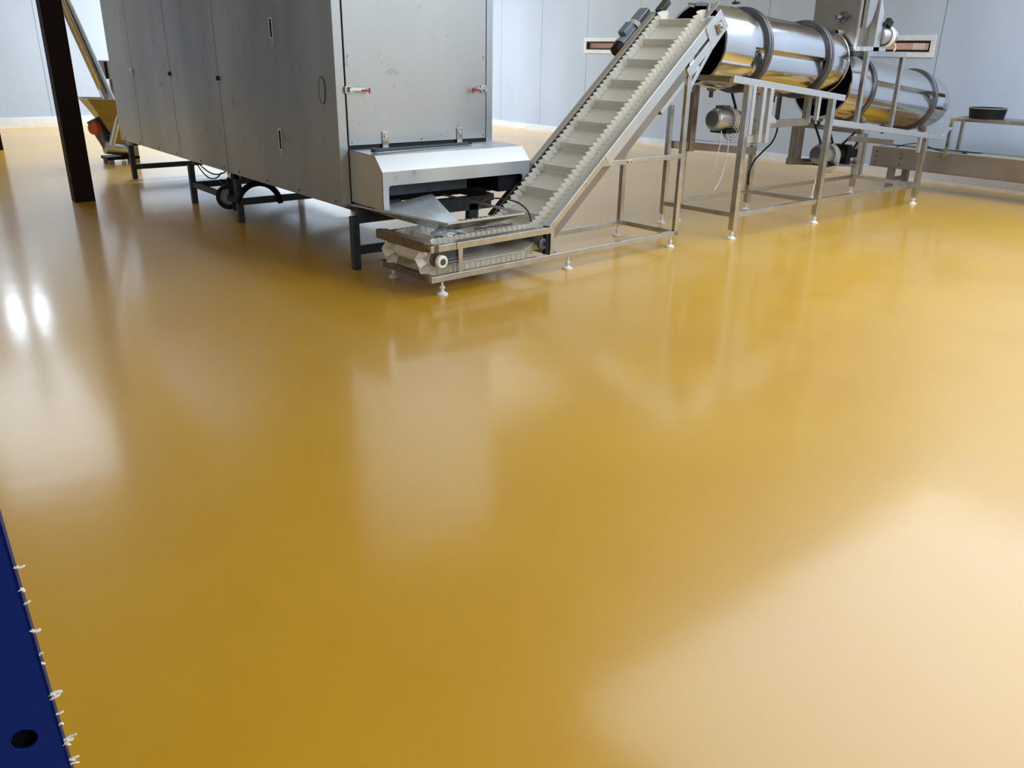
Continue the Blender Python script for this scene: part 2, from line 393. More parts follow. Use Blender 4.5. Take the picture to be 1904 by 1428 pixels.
# discharge hood
hx0, hx1 = 3.158, 4.585
hy, hz0, hz1 = 5.433, 0.525, 0.922
prof = [(TY0-0.004, hz1), (5.535, hz1-0.008), (hy, 0.807)]
hood = part('discharge_hood', MB().prism([(hx0, TY0-0.004, hz0), (hx0, TY0-0.004, hz1), (hx0, 5.535, hz1-0.008), (hx0, hy, 0.807), (hx0, hy, hz0)], (0.006, 0, 0))
            .prism([(hx1-0.006, TY0-0.004, hz0+0.10), (hx1-0.006, TY0-0.004, hz1), (hx1-0.006, 5.535, hz1-0.008), (hx1-0.006, hy, 0.807), (hx1-0.006, hy, hz0+0.03)], (0.006, 0, 0))
            .prism([(hx0, TY0-0.004, hz1), (hx0, 5.535, hz1-0.008), (hx0, 5.535, hz1-0.014), (hx0, TY0-0.004, hz1-0.006)], (hx1-hx0, 0, 0))
            .prism([(hx0, 5.535, hz1-0.008), (hx0, hy, 0.807), (hx0, hy+0.006, 0.803), (hx0, 5.541, hz1-0.014)], (hx1-hx0, 0, 0)), 'bright', T, bevel=0.0015)
# front face with the rounded opening
def face_with_slot():
    mb = MB(); o_ = []; zt = 0.703; r = 0.022; xa, xb = 3.213, 4.505
    pts = [(hx0, hz0), (hx0, 0.807), (hx1, 0.807), (hx1, hz0+0.03), (xb, hz0+0.03)]
    pts += [(xb - r + r*math.cos(a), zt - r + r*math.sin(a)) for a in [PI/2*i/6 for i in range(7)]]
    pts += [(xa + r + r*math.cos(a), zt - r + r*math.sin(a)) for a in [PI/2 + PI/2*i/6 for i in range(7)]]
    pts += [(xa, hz0)]
    mb.prism([(x, hy, z) for x, z in pts], (0, 0.006, 0)); return mb
part('front_plate', face_with_slot(), 'side', hood, bevel=0.0015)
part('side_flange', MB().box(hx1, hx1+0.012, 5.52, 5.60, 0.62, 0.80), 'side', hood)
part('inner_curtain', MB().box(3.17, 4.56, 5.60, 5.62, 0.60, 0.80), 'dark', hood)
part('drive_housing', MB().box(4.30, 4.56, 5.50, 5.75, 0.56, 0.72).box(4.05, 4.30, 5.60, 5.75, 0.60, 0.70), 'black', hood)
for x in (3.482, 4.205):
    b = part('hood_bracket', MB().box(x-0.028, x+0.028, TY0-0.014, TY0-0.006, 0.922, 1.045), 'steel', T, bevel=0.003)
    part('bracket_bolt', MB().cone((x, TY0-0.026, 1.01), (x, TY0-0.014, 1.01), 0.013, n=10), 'bright', b)
# socket wrench lying on the hood
wz = hz1+0.004
t = thing('ratchet_wrench', 'long steel ratchet wrench lying on the flat top of the tunnel hood', 'wrench', (3.2, 5.66, wz))
part('handle', MB().cone((3.30, 5.668, wz+0.010), (4.19, 5.765, wz+0.008), 0.012, n=10), 'dark', t)
part('ratchet_head', MB().cone((3.235, 5.662, wz-0.002), (3.235, 5.662, wz+0.028), 0.028, n=16).cone((3.24, 5.662, wz+0.012), (3.36, 5.675, wz+0.012), 0.014, n=10), 'dark', t)
part('handle_end', MB().cone((4.185, 5.764, wz+0.010), (4.215, 5.767, wz+0.010), 0.012, n=10), 'black', t)

# circulation blower hanging under the tunnel
t = thing('circulation_blower', 'black blower with round housing hanging under the steel tunnel', 'blower', (3.2, 8.5, 0.485))
part('scroll_housing', MB().lathe((3.11, 8.46, 0.215), (0.45, 1, 0), [(0, 0.085), (0, 0.125), (0.07, 0.125), (0.07, 0.085), (0, 0.085)], n=32), 'black', t)
part('impeller', MB().lathe((3.12, 8.48, 0.215), (0.45, 1, 0), [(0, 0.001), (0, 0.080), (0.04, 0.080), (0.04, 0.001)], n=20), 'motor', t)
part('bracket', MB().bar((3.17, 8.42, 0.23), (3.17, 8.38, 0.49), 0.09, 0.05, up=(1, 0, 0)).bar((3.12, 8.33, 0.10), (3.14, 8.50, 0.40), 0.03, 0.03).bar((3.12, 8.65, 0.36), (3.14, 8.4, 0.22), 0.03, 0.03), 'gap', t)
hp = arc((3.30, 8.15, 0.14), 0.24, math.radians(165), math.radians(5), 18, ax=(1, 0.1, 0), ay=(0, 0, 1))
part('hose', MB().tube(hp, 0.030, 12), 'black', t)
def hang(a, b, sag, n=14):
    a = Vector(a); b = Vector(b)
    return [a.lerp(b, i/n) - Vector((0, 0, sag*4*(i/n)*(1-i/n))) for i in range(n+1)]
t = thing('hanging_cable', 'loops of thin cable sagging under the bottom edge of the tunnel', 'cable', (3.1, 9.0, 0.5))
part('cable_loop', MB().tube(hang((3.12, 9.35, 0.47), (3.12, 8.62, 0.44), 0.11), 0.007, 6), 'brown', t)
part('cable_loop', MB().tube(hang((3.14, 9.35, 0.47), (3.14, 8.55, 0.46), 0.07), 0.007, 6), 'brown', t)

# ================================================================== receiving pan under the hood
t = thing('receiving_pan', 'open steel receiving pan with sloping sheets under the tunnel hood', 'chute', (3.7, 5.3, 0.40))
F_, R_, BL, BR = (3.345, 4.86, 0.50), (4.063, 4.87, 0.50), (3.13, 5.90, 0.505), (4.04, 5.95, 0.50)
of, orr, ob = (3.43, 5.03, 0.405), (3.83, 5.04, 0.405), (3.40, 5.62, 0.405)
th = (0, 0, 0.004)
part('left_sheet', MB().prism([BL, F_, of, ob], th), 'poly', t)
part('front_sheet', MB().prism([F_, R_, (4.0, 4.90, 0.475), orr, of], (0.0, -0.004, 0.0)), 'dull', t)
part('slide_sheet', MB().prism([(3.350, 4.88, 0.482), (3.475, 4.90, 0.482), (3.72, 5.62, 0.575), (3.19, 5.62, 0.512)], th), 'poly', t)
part('back_sheet', MB().prism([BL, ob, (3.55, 5.62, 0.405), (3.60, 5.92, 0.505)], th), 'poly', t)
part('rim_rod', MB().bar(R_, BR, 0.016, 0.016), 'bright', t)
part('rim_rod', MB().bar(F_, R_, 0.012, 0.012), 'bright', t)
part('rim_rod', MB().bar(F_, BL, 0.010, 0.010), 'bright', t)
part('strap', MB().box(3.66, 4.02, 4.95, 4.97, 0.405, 0.415), 'hoop', t)
cb = [(3.67, 4.95, 0.495), (3.80, 5.10, 0.53), (3.93, 5.18, 0.575), (4.05, 5.12, 0.578), (4.13, 5.02, 0.55), (4.17, 4.95, 0.49), (4.16, 4.90, 0.42)]
def smooth_path(P, k=6):
    P = [Vector(p) for p in P]; out = []
    for i in range(len(P)-1):
        p0, p1, p2, p3 = P[max(i-1, 0)], P[i], P[i+1], P[min(i+2, len(P)-1)]
        for j in range(k):
            s_ = j/k
            out.append(0.5*((2*p1) + (-p0+p2)*s_ + (2*p0-5*p1+4*p2-p3)*s_*s_ + (-p0+3*p1-3*p2+p3)*s_**3))
    out.append(P[-1]); return out
tag(part('signal_cable', MB().tube(smooth_path(cb), 0.006, 6), 'gap'), 'thin black cable looping over the rim of the receiving pan', 'cable')

# ================================================================== inclined cleated conveyor (local frame u, v, z)
CA = math.radians(2.4)
K = thing('inclined_conveyor', 'inclined cream cleated conveyor rising from the tunnel hood to the first drum', 'conveyor', (3.15, 4.785, 0), (0, 0, CA))
def kp(name, mb, m, bevel=0.0, parent=None, **k): return part(name, mb, m, parent or K, bevel, local=True, **k)
VW = 0.68; SL = 0.8455; IA = math.atan(SL); cI, sI = math.cos(IA), math.sin(IA)
def on_inc(u): return 0.42 + SL*(u-1.2)
# base frame
for v0, v1 in ((0, 0.045), (VW-0.045, VW)): kp('base_rail', MB().box(0, 2.79, v0, v1, 0.105, 0.15), 'steel', 0.003)
for u0, u1 in ((0, 0.045), (1.28, 1.32), (2.745, 2.79)): kp('base_crossbar', MB().box(u0, u1, 0.045, VW-0.045, 0.106, 0.149), 'steel' if u0 else 'scale', 0.003)
# upper horizontal rails and posts
for v0, v1 in ((0, 0.05), (VW-0.05, VW)):
    kp('top_rail', MB().box(0.0, 0.226, v0, v1, 0.322, 0.37), 'steel', 0.003)
    kp('top_rail', MB().box(0.23, 1.19, v0, v1, 0.322, 0.37), 'steel', 0.003)
    kp('rail_post', MB().box(0.245, 0.285, v0+0.002, v1-0.01, 0.15, 0.322), 'steel', 0.003)
    kp('rail_post', MB().box(1.165, 1.205, v0+0.002, v1-0.01, 0.15, 0.40), 'steel', 0.003)
# chamfered end cover over the tail pulley
kp('end_cover', MB().prism([(-0.02, 0.10, 0.325), (-0.02, 0.03, 0.335), (0.02, 0.0, 0.37), (0.02, 0.0, 0.322), (0.0, 0.06, 0.322)], (0.05, 0, 0))
   .box(-0.02, 0.0, 0.06, VW-0.04, 0.322, 0.385).box(-0.02, 0.05, 0.06, VW-0.03, 0.385, 0.391).box(-0.02, 0.03, VW-0.04, VW, 0.322, 0.391).prism([(-0.02, 0.06, 0.388), (-0.02, 0.06, 0.325), (0.03, 0.0, 0.325), (0.03, 0.0, 0.37)], (0.04, 0, 0)), 'scale', 0.002)
# sloping side rails + deep side plates
def perp(u, d):        # point at depth d below the slope line
    return (u + sI*d, on_inc(u) - cI*d)
def slab(u0, u1, d0, d1, v0, v1):
    a = perp(u0, d0); b = perp(u1, d0); c = perp(u1, d1); d = perp(u0, d1)
    return MB().prism([(a[0], v0, a[1]), (b[0], v0, b[1]), (c[0], v0, c[1]), (d[0], v0, d[1])], (0, v1-v0, 0))
UE = 3.10
kp('slope_flange', slab(1.15, 3.02, -0.002, 0.006, 0.0, 0.085), 'bright', 0.002)
kp('slope_rail', slab(1.17, 1.738, 0.0, 0.048, -0.002, 0.012), 'steel', 0.002)
kp('side_plate', slab(1.74, 2.90, 0.0, 0.095, -0.002, 0.010), 'bright', 0.002)
def u_at(d, z):        # u where the line at depth d reaches height z
    return 1.2 + (z + cI*d - 0.42)/SL + sI*d
pa, pb = (u_at(0.095, 0.80), 0.80), (u_at(0.175, 0.80), 0.80)
pc, pd = perp(2.62, 0.175), perp(2.62, 0.095)
kp('lower_side_plate', MB().prism([(pa[0], 0.006, pa[1]), (pb[0], 0.006, pb[1]), (pc[0], 0.006, pc[1]), (pd[0], 0.006, pd[1])], (0, 0.016, 0)), 'trough', 0.002)
kp('return_cover', slab(1.13, 1.78, 0.046, 0.155, 0.05, 0.056), 'trough')
kp('slope_flange', slab(1.40, UE-0.05, -0.03, -0.022, VW-0.03, VW+0.035), 'bright', 0.002)
kp('side_plate', slab(1.60, UE-0.05, -0.022, 0.16, VW-0.032, VW-0.020), 'dull', 0.002)
kp('slope_flange', slab(1.12, 1.585, -0.03, -0.022, VW-0.03, VW+0.03), 'steel', 0.002)
kp('side_plate', slab(1.10, 1.585, -0.022, 0.12, VW-0.032, VW-0.020), 'hoop', 0.002)
kp('head_cap', slab(3.05, 3.16, -0.05, 0.0, VW-0.09, VW-0.02), 'hoop', 0.002)
kp('drip_tray', slab(2.30, 2.90, 0.23, 0.236, 0.02, 0.62), 'bright', 0.001)
kp('drip_tray_side', slab(2.30, 2.75, 0.19, 0.236, 0.02, 0.028), 'bright', 0.001)
# lower frame bar and plate at the head
kp('lower_slope_bar', slab(2.62, 3.02, 0.12, 0.19, -0.01, 0.02), 'bright', 0.002)
bp = kp('bearing_plate', MB().prism([(2.905, -0.012, 1.86), (3.085, -0.012, 2.015), (3.225, -0.012, 1.885), (3.02, -0.012, 1.69)], (0, 0.008, 0)), 'bright', 0.002)
bc = (3.095, 1.876)
fb = kp('flange_bearing', MB().prism([(bc[0]-0.075, -0.024, bc[1]+0.01), (bc[0]-0.005, -0.024, bc[1]+0.065), (bc[0]+0.055, -0.024, bc[1]-0.01), (bc[0]-0.02, -0.024, bc[1]-0.07)], (0, 0.012, 0)), 'dull', 0.003, parent=bp)
kp('bearing_hub', MB().lathe((bc[0]-0.008, -0.024, bc[1]), (0, -1, 0), [(0, 0.038), (0.018, 0.034), (0.018, 0.018), (0.03, 0.016), (0.03, 0.001)], n=20), 'steel', parent=bp)
kp('upper_plate_flange', slab(2.95, 3.10, -0.055, -0.049, -0.005, 0.04), 'bright')
# sensor bracket at the head
kp('sensor_bracket', MB().bar((2.99, 0.07, 1.90), (3.05, 0.09, 2.05), 0.02, 0.02, up=(0, 1, 0)).bar((3.05, 0.09, 2.05), (3.05, 0.24, 2.055), 0.02, 0.02).cone((3.03, 0.24, 2.05), (3.03, 0.29, 2.055), 0.018, n=12), 'steel')
# legs, braces
kp('leg', MB().box(2.735, 2.79, 0.0, 0.035, 0.10, 1.68), 'steel', 0.003)
kp('leg', MB().box(2.70, 2.745, VW-0.045, VW, 0.15, 1.60), 'steel', 0.003)
kp('leg', MB().box(2.735, 2.79, VW-0.05, VW-0.005, 0.10, 0.14), 'steel', 0.003)
kp('mid_rail', MB().box(1.70, 2.735, 0.0, 0.03, 0.795, 0.835), 'steel', 0.003)
m = MB()
for u in (2.035, 2.075): m.cone((u, -0.014, 0.815), (u, 0.0, 0.815), 0.012, n=10)
kp('rail_bolt', m, 'bright')
kp('head_brace', MB().bar((2.78, 0.015, 1.38), (3.03, 0.015, 1.70), 0.02, 0.035, up=(0, 0, 1)), 'bright', 0.002)
for u, v in ((0.113, 0.03), (1.387, 0.022), (2.722, 0.03), (0.116, 0.66), (2.702, 0.66)): foot(K, u, v, 0.115, local=True)
# belt path
def belt_path():
    P = []
    def add(u, z, nu, nz): P.append((u, z, nu, nz))
    r = 0.060
    tc = (0.10, 0.253)                              # tail pulley
    zt = tc[1]+r; zb = tc[1]-r
    uj = 1.2 + (zt-0.403)/SL                         # where the flat run meets the slope
    hd_u = 3.00; hz_ = 0.403 + SL*(hd_u-1.2)
    rh = 0.030; hc = (hd_u + sI*rh, hz_ - cI*rh)
    n = 10
    for i in range(n+1):
        u = tc[0] + (uj-0.06-tc[0])*i/n; add(u, zt, 0, 1)
    for i in range(1, 5):
        a = IA*i/5; u = uj-0.06+0.12*i/5; z = zt + 0.06*SL*(i/5)**2*1.0; add(u, z, -math.sin(a), math.cos(a))
    u0 = uj+0.06; n = 40
    for i in range(n+1):
        u = u0 + (hd_u-u0)*i/n; add(u, 0.403+SL*(u-1.2), -sI, cI)
    a0 = PI/2 + IA
    for i in range(1, 13):
        a = a0 - PI*i/12; add(hc[0]+rh*math.cos(a), hc[1]+rh*math.sin(a), math.cos(a), math.sin(a))
    e = P[-1]; 
    # lower run back down the slope to where it reaches zb
    ub = e[0] - (e[1]-zb)/SL
    n = 34
    for i in range(1, n): add(e[0]+(ub-e[0])*i/n*0.985, e[1]+(zb-e[1])*i/n*0.985, sI, -cI)
    n = 14
    for i in range(1, n+1): add(ub-0.03 + (tc[0]-ub+0.03)*i/n, zb, 0, -1)
    for i in range(1, 12):
        a = -PI/2 - PI*i/12; add(tc[0]+r*math.cos(a), tc[1]+r*math.sin(a), math.cos(a), math.sin(a))
    return P, tc, hc, r
BP, TC, HC, RR = belt_path()
v0b, v1b = 0.085, 0.60
mb = MB(); N = len(BP); rows = []
for (u, z, nu, nz) in BP:
    rows.append([mb.bm.verts.new((u, v0b, z)), mb.bm.verts.new((u, v1b, z)), mb.bm.verts.new((u-nu*0.004, v1b, z-nz*0.004)), mb.bm.verts.new((u-nu*0.004, v0b, z-nz*0.004))])
for i in range(N):
    A, B = rows[i], rows[(i+1) % N]
    for k in range(4): mb.bm.faces.new((A[k], A[(k+1) % 4], B[(k+1) % 4], B[k]))
belt = kp('belt', mb, 'belt')
# resample path by arc length
L = [0.0]
for i in range(N):
    a, b = BP[i], BP[(i+1) % N]; L.append(L[-1] + math.hypot(b[0]-a[0], b[1]-a[1]))
def at_len(s_):
    s_ %= L[-1]
    lo = 0
    while L[lo+1] < s_: lo += 1
    k = (s_-L[lo])/max(1e-9, L[lo+1]-L[lo]); a, b = BP[lo], BP[(lo+1) % N]
    nu, nz = a[2]+(b[2]-a[2])*k, a[3]+(b[3]-a[3])*k; q_ = math.hypot(nu, nz) or 1
    return a[0]+(b[0]-a[0])*k, a[1]+(b[1]-a[1])*k, nu/q_, nz/q_
npd = round(L[-1]/0.051); per = L[-1]/npd; sub = 14
SH = 0.080
for vc in (0.125, 0.555):
    mb = MB(); rows = []
    for i in range(npd*sub):
        ph = 2*PI*i/sub; s_ = i*per/sub + 0.0050*math.sin(2*ph); u, z, nu, nz = at_len(s_)
        off = 0.026*math.sin(ph)
        r_ = []
        for dv, hh in ((-0.0022, 0), (-0.0022, SH), (0.0022, SH), (0.0022, 0)):
            r_.append(mb.bm.verts.new((u+nu*hh, vc+off+dv, z+nz*hh)))
        rows.append(r_)
    n_ = len(rows)
    for i in range(n_):
        A, B = rows[i], rows[(i+1) % n_]
        for k in range(4): mb.bm.faces.new((A[k], A[(k+1) % 4], B[(k+1) % 4], B[k]))
    kp('corrugated_sidewall', mb, 'sidewall', smooth=50)
k = 0; s_ = 0.10
while s_ < L[-1]-0.05:
    u, z, nu, nz = at_len(s_); tu, tz = nz, -nu
    h = 0.062
    prof = [(-0.022, 0.0), (-0.004, 0.008), (0.004, h), (0.010, h), (0.012, 0.008), (0.022, 0.0)]
    kp('cleat', MB().prism([(u+tu*a+nu*b, 0.148, z+tz*a+nz*b) for a, b in prof], (0, 0.385, 0)), 'belt', parent=None)
    s_ += per*5
# pulleys and rollers
kp('tail_pulley', MB().cone((TC[0], 0.075, TC[1]), (TC[0], 0.61, TC[1]), RR-0.006, n=28), 'scale')
b_ = kp('take_up_bearing', MB().lathe((TC[0], 0.03, TC[1]-0.004), (0, -1, 0), [(0, 0.001), (0, 0.046), (0.028, 0.046), (0.034, 0.040), (0.034, 0.024), (0.024, 0.022), (0.024, 0.016), (0.038, 0.014), (0.038, 0.001)], n=28), 'sidewall')
kp('bearing_core', MB().cone((TC[0], -0.010, TC[1]-0.004), (TC[0], 0.0, TC[1]-0.004), 0.022, n=20), 'hoop', parent=b_)
kp('pulley_shaft', MB().cone((TC[0], 0.03, TC[1]), (TC[0], 0.68, TC[1]), 0.015, n=14), 'black')
kp('take_up_screw', MB().cone((TC[0]+0.03, 0.02, TC[1]), (0.36, 0.02, TC[1]+0.012), 0.009, n=10).cone((TC[0]+0.04, 0.02, TC[1]-0.022), (0.26, 0.02, TC[1]-0.016), 0.012, n=10), 'hoop')
r_ = kp('snub_roller', MB().lathe((1.094, 0.04, 0.246), (0, -1, 0), [(0, 0.001), (0, 0.044), (0.03, 0.044), (0.034, 0.036), (0.034, 0.020), (0.022, 0.018), (0.022, 0.001)], n=24), 'hoop')
kp('roller_tube', MB().cone((1.094, 0.04, 0.246), (1.094, 0.64, 0.246), 0.024, n=16), 'motor', parent=r_)
kp('roller_block', MB().box(1.115, 1.15, 0.005, 0.04, 0.16, 0.32), 'black')
kp('head_pulley', MB().cone((HC[0], 0.075, HC[1]), (HC[0], 0.61, HC[1]), 0.025, n=28), 'steel')
kp('head_shaft', MB().cone((HC[0], 0.0, HC[1]), (HC[0], 0.80, HC[1]), 0.015, n=14), 'steel')
kp('scraper_plate', MB().box(0.28, 1.05, 0.055, 0.088, 0.365, 0.369), 'dull')
# gear motor on the far side of the head
du, dz = cI, sI
def mp(s_, d, v): return (2.72 + du*s_ - dz*d, v, 1.665 + dz*s_ + du*d)
vm = 0.815
g = kp('gear_motor', MB().lathe(mp(0.10, 0.01, vm), (du, 0, dz), [(0, 0.001), (0, 0.062), (0.20, 0.062), (0.20, 0.001)], n=10), 'motor', 0.004)
kp('fan_cover', MB().lathe(mp(-0.02, 0.01, vm), (du, 0, dz), [(0, 0.001), (0, 0.058), (0.03, 0.064), (0.075, 0.064), (0.075, 0.001)], n=24), 'black', parent=g)
kp('motor_flange', MB().lathe(mp(0.055, 0.01, vm), (du, 0, dz), [(0, 0.001), (0, 0.070), (0.045, 0.070), (0.045, 0.001)], n=8), 'motor', parent=g)
a = Vector(mp(0.13, 0.08, vm)); b = Vector(mp(0.27, 0.08, vm))
kp('terminal_box', MB().bar(a, b, 0.085, 0.055, up=(-dz, 0, du)), 'motor', 0.006, parent=g)
kp('gearbox', MB().bar(mp(0.32, 0.01, vm), mp(0.50, 0.01, vm), 0.12, 0.135, up=(-dz, 0, du)), 'motor', 0.012, parent=g)
ribs = MB()
for i in range(5): ribs.bar(mp(0.34, -0.045+0.027*i, vm-0.065), mp(0.48, -0.045+0.027*i, vm-0.065), 0.012, 0.008, up=(-dz, 0, du))
kp('gearbox_ribs', ribs, 'hoop', parent=g)
for i, k_ in enumerate((0.0, 0.016, 0.032)):
    kp('cable_wrap', MB().tube([Vector(mp(0.275+k_+0.01*math.sin(a_), 0.01+0.076*math.sin(a_), vm+0.076*math.cos(a_))) for a_ in [2*PI*j/28 for j in range(28)]], 0.008, 6, closed=True), 'cable', parent=g)

w_ = MB(); bmesh.ops.create_icosphere(w_.bm, subdivisions=3, radius=0.075)
for v in w_.bm.verts:
    n_ = math.sin(v.co.x*70+1)*math.cos(v.co.y*60)*math.sin(v.co.z*80+2)
    v.co *= 1 + 0.28*n_; v.co.z *= 0.42; v.co.x *= 1.25
    v.co += Vector((3.40, 5.00, 0.405))
tag(part('plastic_film', w_, 'poly', smooth=20), 'crumpled clear plastic film lying on the belt below the receiving pan', 'plastic film')

# ================================================================== tumbling drums
def drum(label, x0, zc, sl, prof, hoops, ang, yc=5.3):
    d = Vector((1, 0, sl)).normalized()
    o0 = Vector((x0, yc, zc))
    t = thing('seasoning_drum', label, 'drum', o0, group='two tumbling drums')
    mb = MB().lathe(o0, d, prof, n=240, ang=ang, polyn=4)
    part('drum_shell', mb, 'drum', t, smooth=9)
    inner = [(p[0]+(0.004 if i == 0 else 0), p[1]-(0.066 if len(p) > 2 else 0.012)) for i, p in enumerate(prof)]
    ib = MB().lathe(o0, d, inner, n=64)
    part('drum_inner_dark', ib, 'inside', t)  # added inner shell, interior darkness put into its colour
    part('mouth_rim', MB().lathe(o0, d, [(-0.004, prof[0][1]+0.006), (-0.004, prof[0][1]-0.014), (0.006, prof[0][1]-0.014), (0.006, prof[0][1]+0.006)], n=64, close=True), 'drum', t)
    e = prof[-1]
    part('outlet_rim', MB().lathe(o0, d, [(e[0]-0.006, e[1]+0.008), (e[0]-0.006, e[1]-0.014), (e[0]+0.006, e[1]-0.014), (e[0]+0.006, e[1]+0.008)], n=64, close=True), 'drum', t)
    for hx, hr, hw in hoops:
        h = part('support_hoop', MB().lathe(o0, d, [(hx, hr-0.05), (hx, hr-0.006), (hx+0.008, hr), (hx+hw-0.008, hr), (hx+hw, hr-0.006), (hx+hw, hr-0.05)], n=72, close=True), 'hoop', t)
        part('hoop_groove', MB().lathe(o0, d, [(hx+hw*0.40, hr-0.004), (hx+hw*0.40, hr+0.003), (hx+hw*0.60, hr+0.003), (hx+hw*0.60, hr-0.004)], n=72, close=True), 'dull', h)
    return t, o0, d
d1, o1, v1 = drum('large shiny drum with open dark mouth at the top of the cream conveyor', 6.42, 1.737, -0.070,
    [(0, 0.350), (0.34, 0.362), (0.42, 0.360), (0.50, 0.350, 0.9), (0.54, 0.347, 1), (1.62, 0.342, 1), (1.76, 0.340, 0), (1.84, 0.345), (2.02, 0.338), (2.10, 0.322)],
    [(0.60, 0.385, 0.07), (1.66, 0.378, 0.07)], math.radians(3))
part('guide_clip', MB().box(6.93, 6.97, 5.27, 5.33, 2.095, 2.115).tube([(6.94, 5.3, 2.11), (6.92, 5.3, 2.14), (6.95, 5.3, 2.16)], 0.006, 6), 'gap', d1)
d2, o2, v2 = drum('second lower shiny drum behind the tall platform posts, further right', 8.60, 1.372, -0.100,
    [(0, 0.345), (0.30, 0.350), (0.42, 0.350), (0.54, 0.346, 0.9), (0.60, 0.342, 1), (1.80, 0.335, 1), (2.02, 0.335, 1), (2.24, 0.328, 0), (2.42, 0.300), (2.58, 0.245), (2.62, 0.215)],
    [(0.44, 0.372, 0.06), (1.93, 0.362, 0.06)], math.radians(18))
# ---- stand under both drums
D = thing('drum_stand', 'long stainless frame on levelling feet carrying the two drums', 'stand', (8.4, 5.3, 0))
YF, YB = 4.83, 5.75
legs = [(6.65, YF, 1.42), (8.07, YF, 1.27), (10.22, YF, 0.84), (6.93, YB, 1.30), (8.13, YB, 1.28), (10.38, YB, 0.84)]
for x, y, z in legs:
    part('leg', MB().box(x-0.03, x+0.03, y-0.03, y+0.03, 0.085, z), 'steel', D, 0.003)
    foot(D, x, y, 0.09)
part('base_rail', MB().box(6.68, 8.04, YF-0.02, YF+0.02, 0.205, 0.255), 'steel', D, 0.003)
part('base_rail', MB().box(8.10, 10.19, YF-0.02, YF+0.02, 0.20, 0.255), 'steel', D, 0.003)
part('base_rail', MB().box(6.70, 8.10, YB-0.02, YB+0.02, 0.19, 0.232), 'steel', D, 0.003)
part('base_rail', MB().box(8.16, 10.35, YB-0.02, YB+0.02, 0.19, 0.235), 'steel', D, 0.003)
for xa, xb in ((6.65, 6.68), (8.07, 8.13), (10.22, 10.38)):
    part('base_crossbar', MB().bar((xa, YF+0.02, 0.228), (xb, YB-0.02, 0.212), 0.04, 0.045), 'steel', D, 0.003)
part('leg', MB().box(6.655, 6.70, YB-0.03, YB+0.02, 0.10, 1.18), 'steel', D, 0.003)
foot(D, 6.68, YB, 0.11)
def railz(x): return 1.457 - 0.1035*(x-6.385)
part('drum_rail', MB().bar((6.385, YF-0.005, railz(6.385)), (8.26, YF-0.005, railz(8.26)), 0.05, 0.058), 'bright', D, 0.003)
part('drum_rail', MB().bar((6.385, YB, railz(6.385)), (8.26, YB, railz(8.26)), 0.05, 0.058), 'dull', D, 0.003)
part('drum_rail_crossbar', MB().bar((6.41, YF, railz(6.4)), (6.41, YB, railz(6.4)), 0.05, 0.05), 'dull', D, 0.003)
part('drum_rail_crossbar', MB().bar((8.22, YF, railz(8.2)), (8.22, YB, railz(8.2)), 0.05, 0.05), 'dull', D, 0.003)
for x0, x1, z0, y in ((6.685, 6.735, 0.97, YF-0.012), (6.845, 6.895, 0.89, YF-0.012), (6.955, 7.010, 0.885, YF-0.012), (7.78, 7.82, 1.06, YF-0.012), (6.95, 7.03, 0.72, YB-0.04)):
    part('hanger_post', MB().box(x0, x1, y-0.02, y+0.02, z0, railz((x0+x1)/2)-0.027), 'bright' if y < 5 else 'dull', D, 0.003)
part('gusset', MB().box(6.735, 6.955, YF+0.01, YF+0.016, 0.89, 0.955), 'bright', D)
part('gusset', MB().prism([(7.01, YF-0.03, 1.14), (7.10, YF-0.03, 1.09), (7.10, YF-0.03, 1.06), (7.01, YF-0.03, 1.06)], (0, 0.006, 0)), 'bright', D)
part('hanger_bar', MB().box(7.01, 7.80, YF+0.06, YF+0.10, 1.005, 1.075), 'dull', D, 0.003)
part('hanger_post', MB().box(7.72, 7.79, YF+0.05, YF+0.10, 1.06, 1.30), 'dull', D, 0.003)
part('drive_shelf', MB().bar((6.72, YB-0.02, 0.80), (8.12, YB-0.02, 0.655), 0.05, 0.075), 'dull', D, 0.003)
part('drive_shelf_plate', MB().bar((7.00, 5.60, 0.835), (7.80, 5.60, 0.765), 0.30, 0.006), 'bright', D)
def railz2(x): return 1.035 - 0.108*(x-8.07)
part('drum_rail', MB().bar((8.10, YF-0.005, railz2(8.1)), (10.30, YF-0.005, railz2(10.3)), 0.05, 0.06), 'bright', D, 0.003)
part('drum_rail', MB().bar((8.10, YB, railz2(8.1)-0.03), (10.40, YB, railz2(10.4)-0.02), 0.05, 0.055), 'dull', D, 0.003)
part('drum_rail', MB().bar((10.30, YF-0.005, railz2(10.3)), (10.64, YF-0.005, railz2(10.64)), 0.05, 0.05), 'bright', D, 0.003)
for x0, x1, z0, y in ((10.04, 10.08, 0.62, YF-0.012), (10.30, 10.36, 0.235, YB-0.06), (10.40, 10.45, 0.235, YB-0.06), (8.86, 8.96, 0.46, YB), (9.02, 9.08, 0.46, YB)):
    part('hanger_post', MB().box(x0, x1, y-0.02, y+0.02, z0, railz2((x0+x1)/2)-0.03), 'bright' if y < 5 or x0 > 10 else 'dull', D, 0.003)
part('drive_shelf', MB().bar((8.84, YB, 0.50), (10.36, YB, 0.375), 0.05, 0.075), 'dull', D, 0.003)
part('drive_shelf_plate', MB().bar((9.15, 5.60, 0.475), (10.0, 5.60, 0.405), 0.30, 0.006), 'bright', D)
part('hanger_bar', MB().bar((9.05, YF+0.30, 0.80), (10.02, YF+0.30, 0.71), 0.04, 0.06), 'dull', D, 0.003)
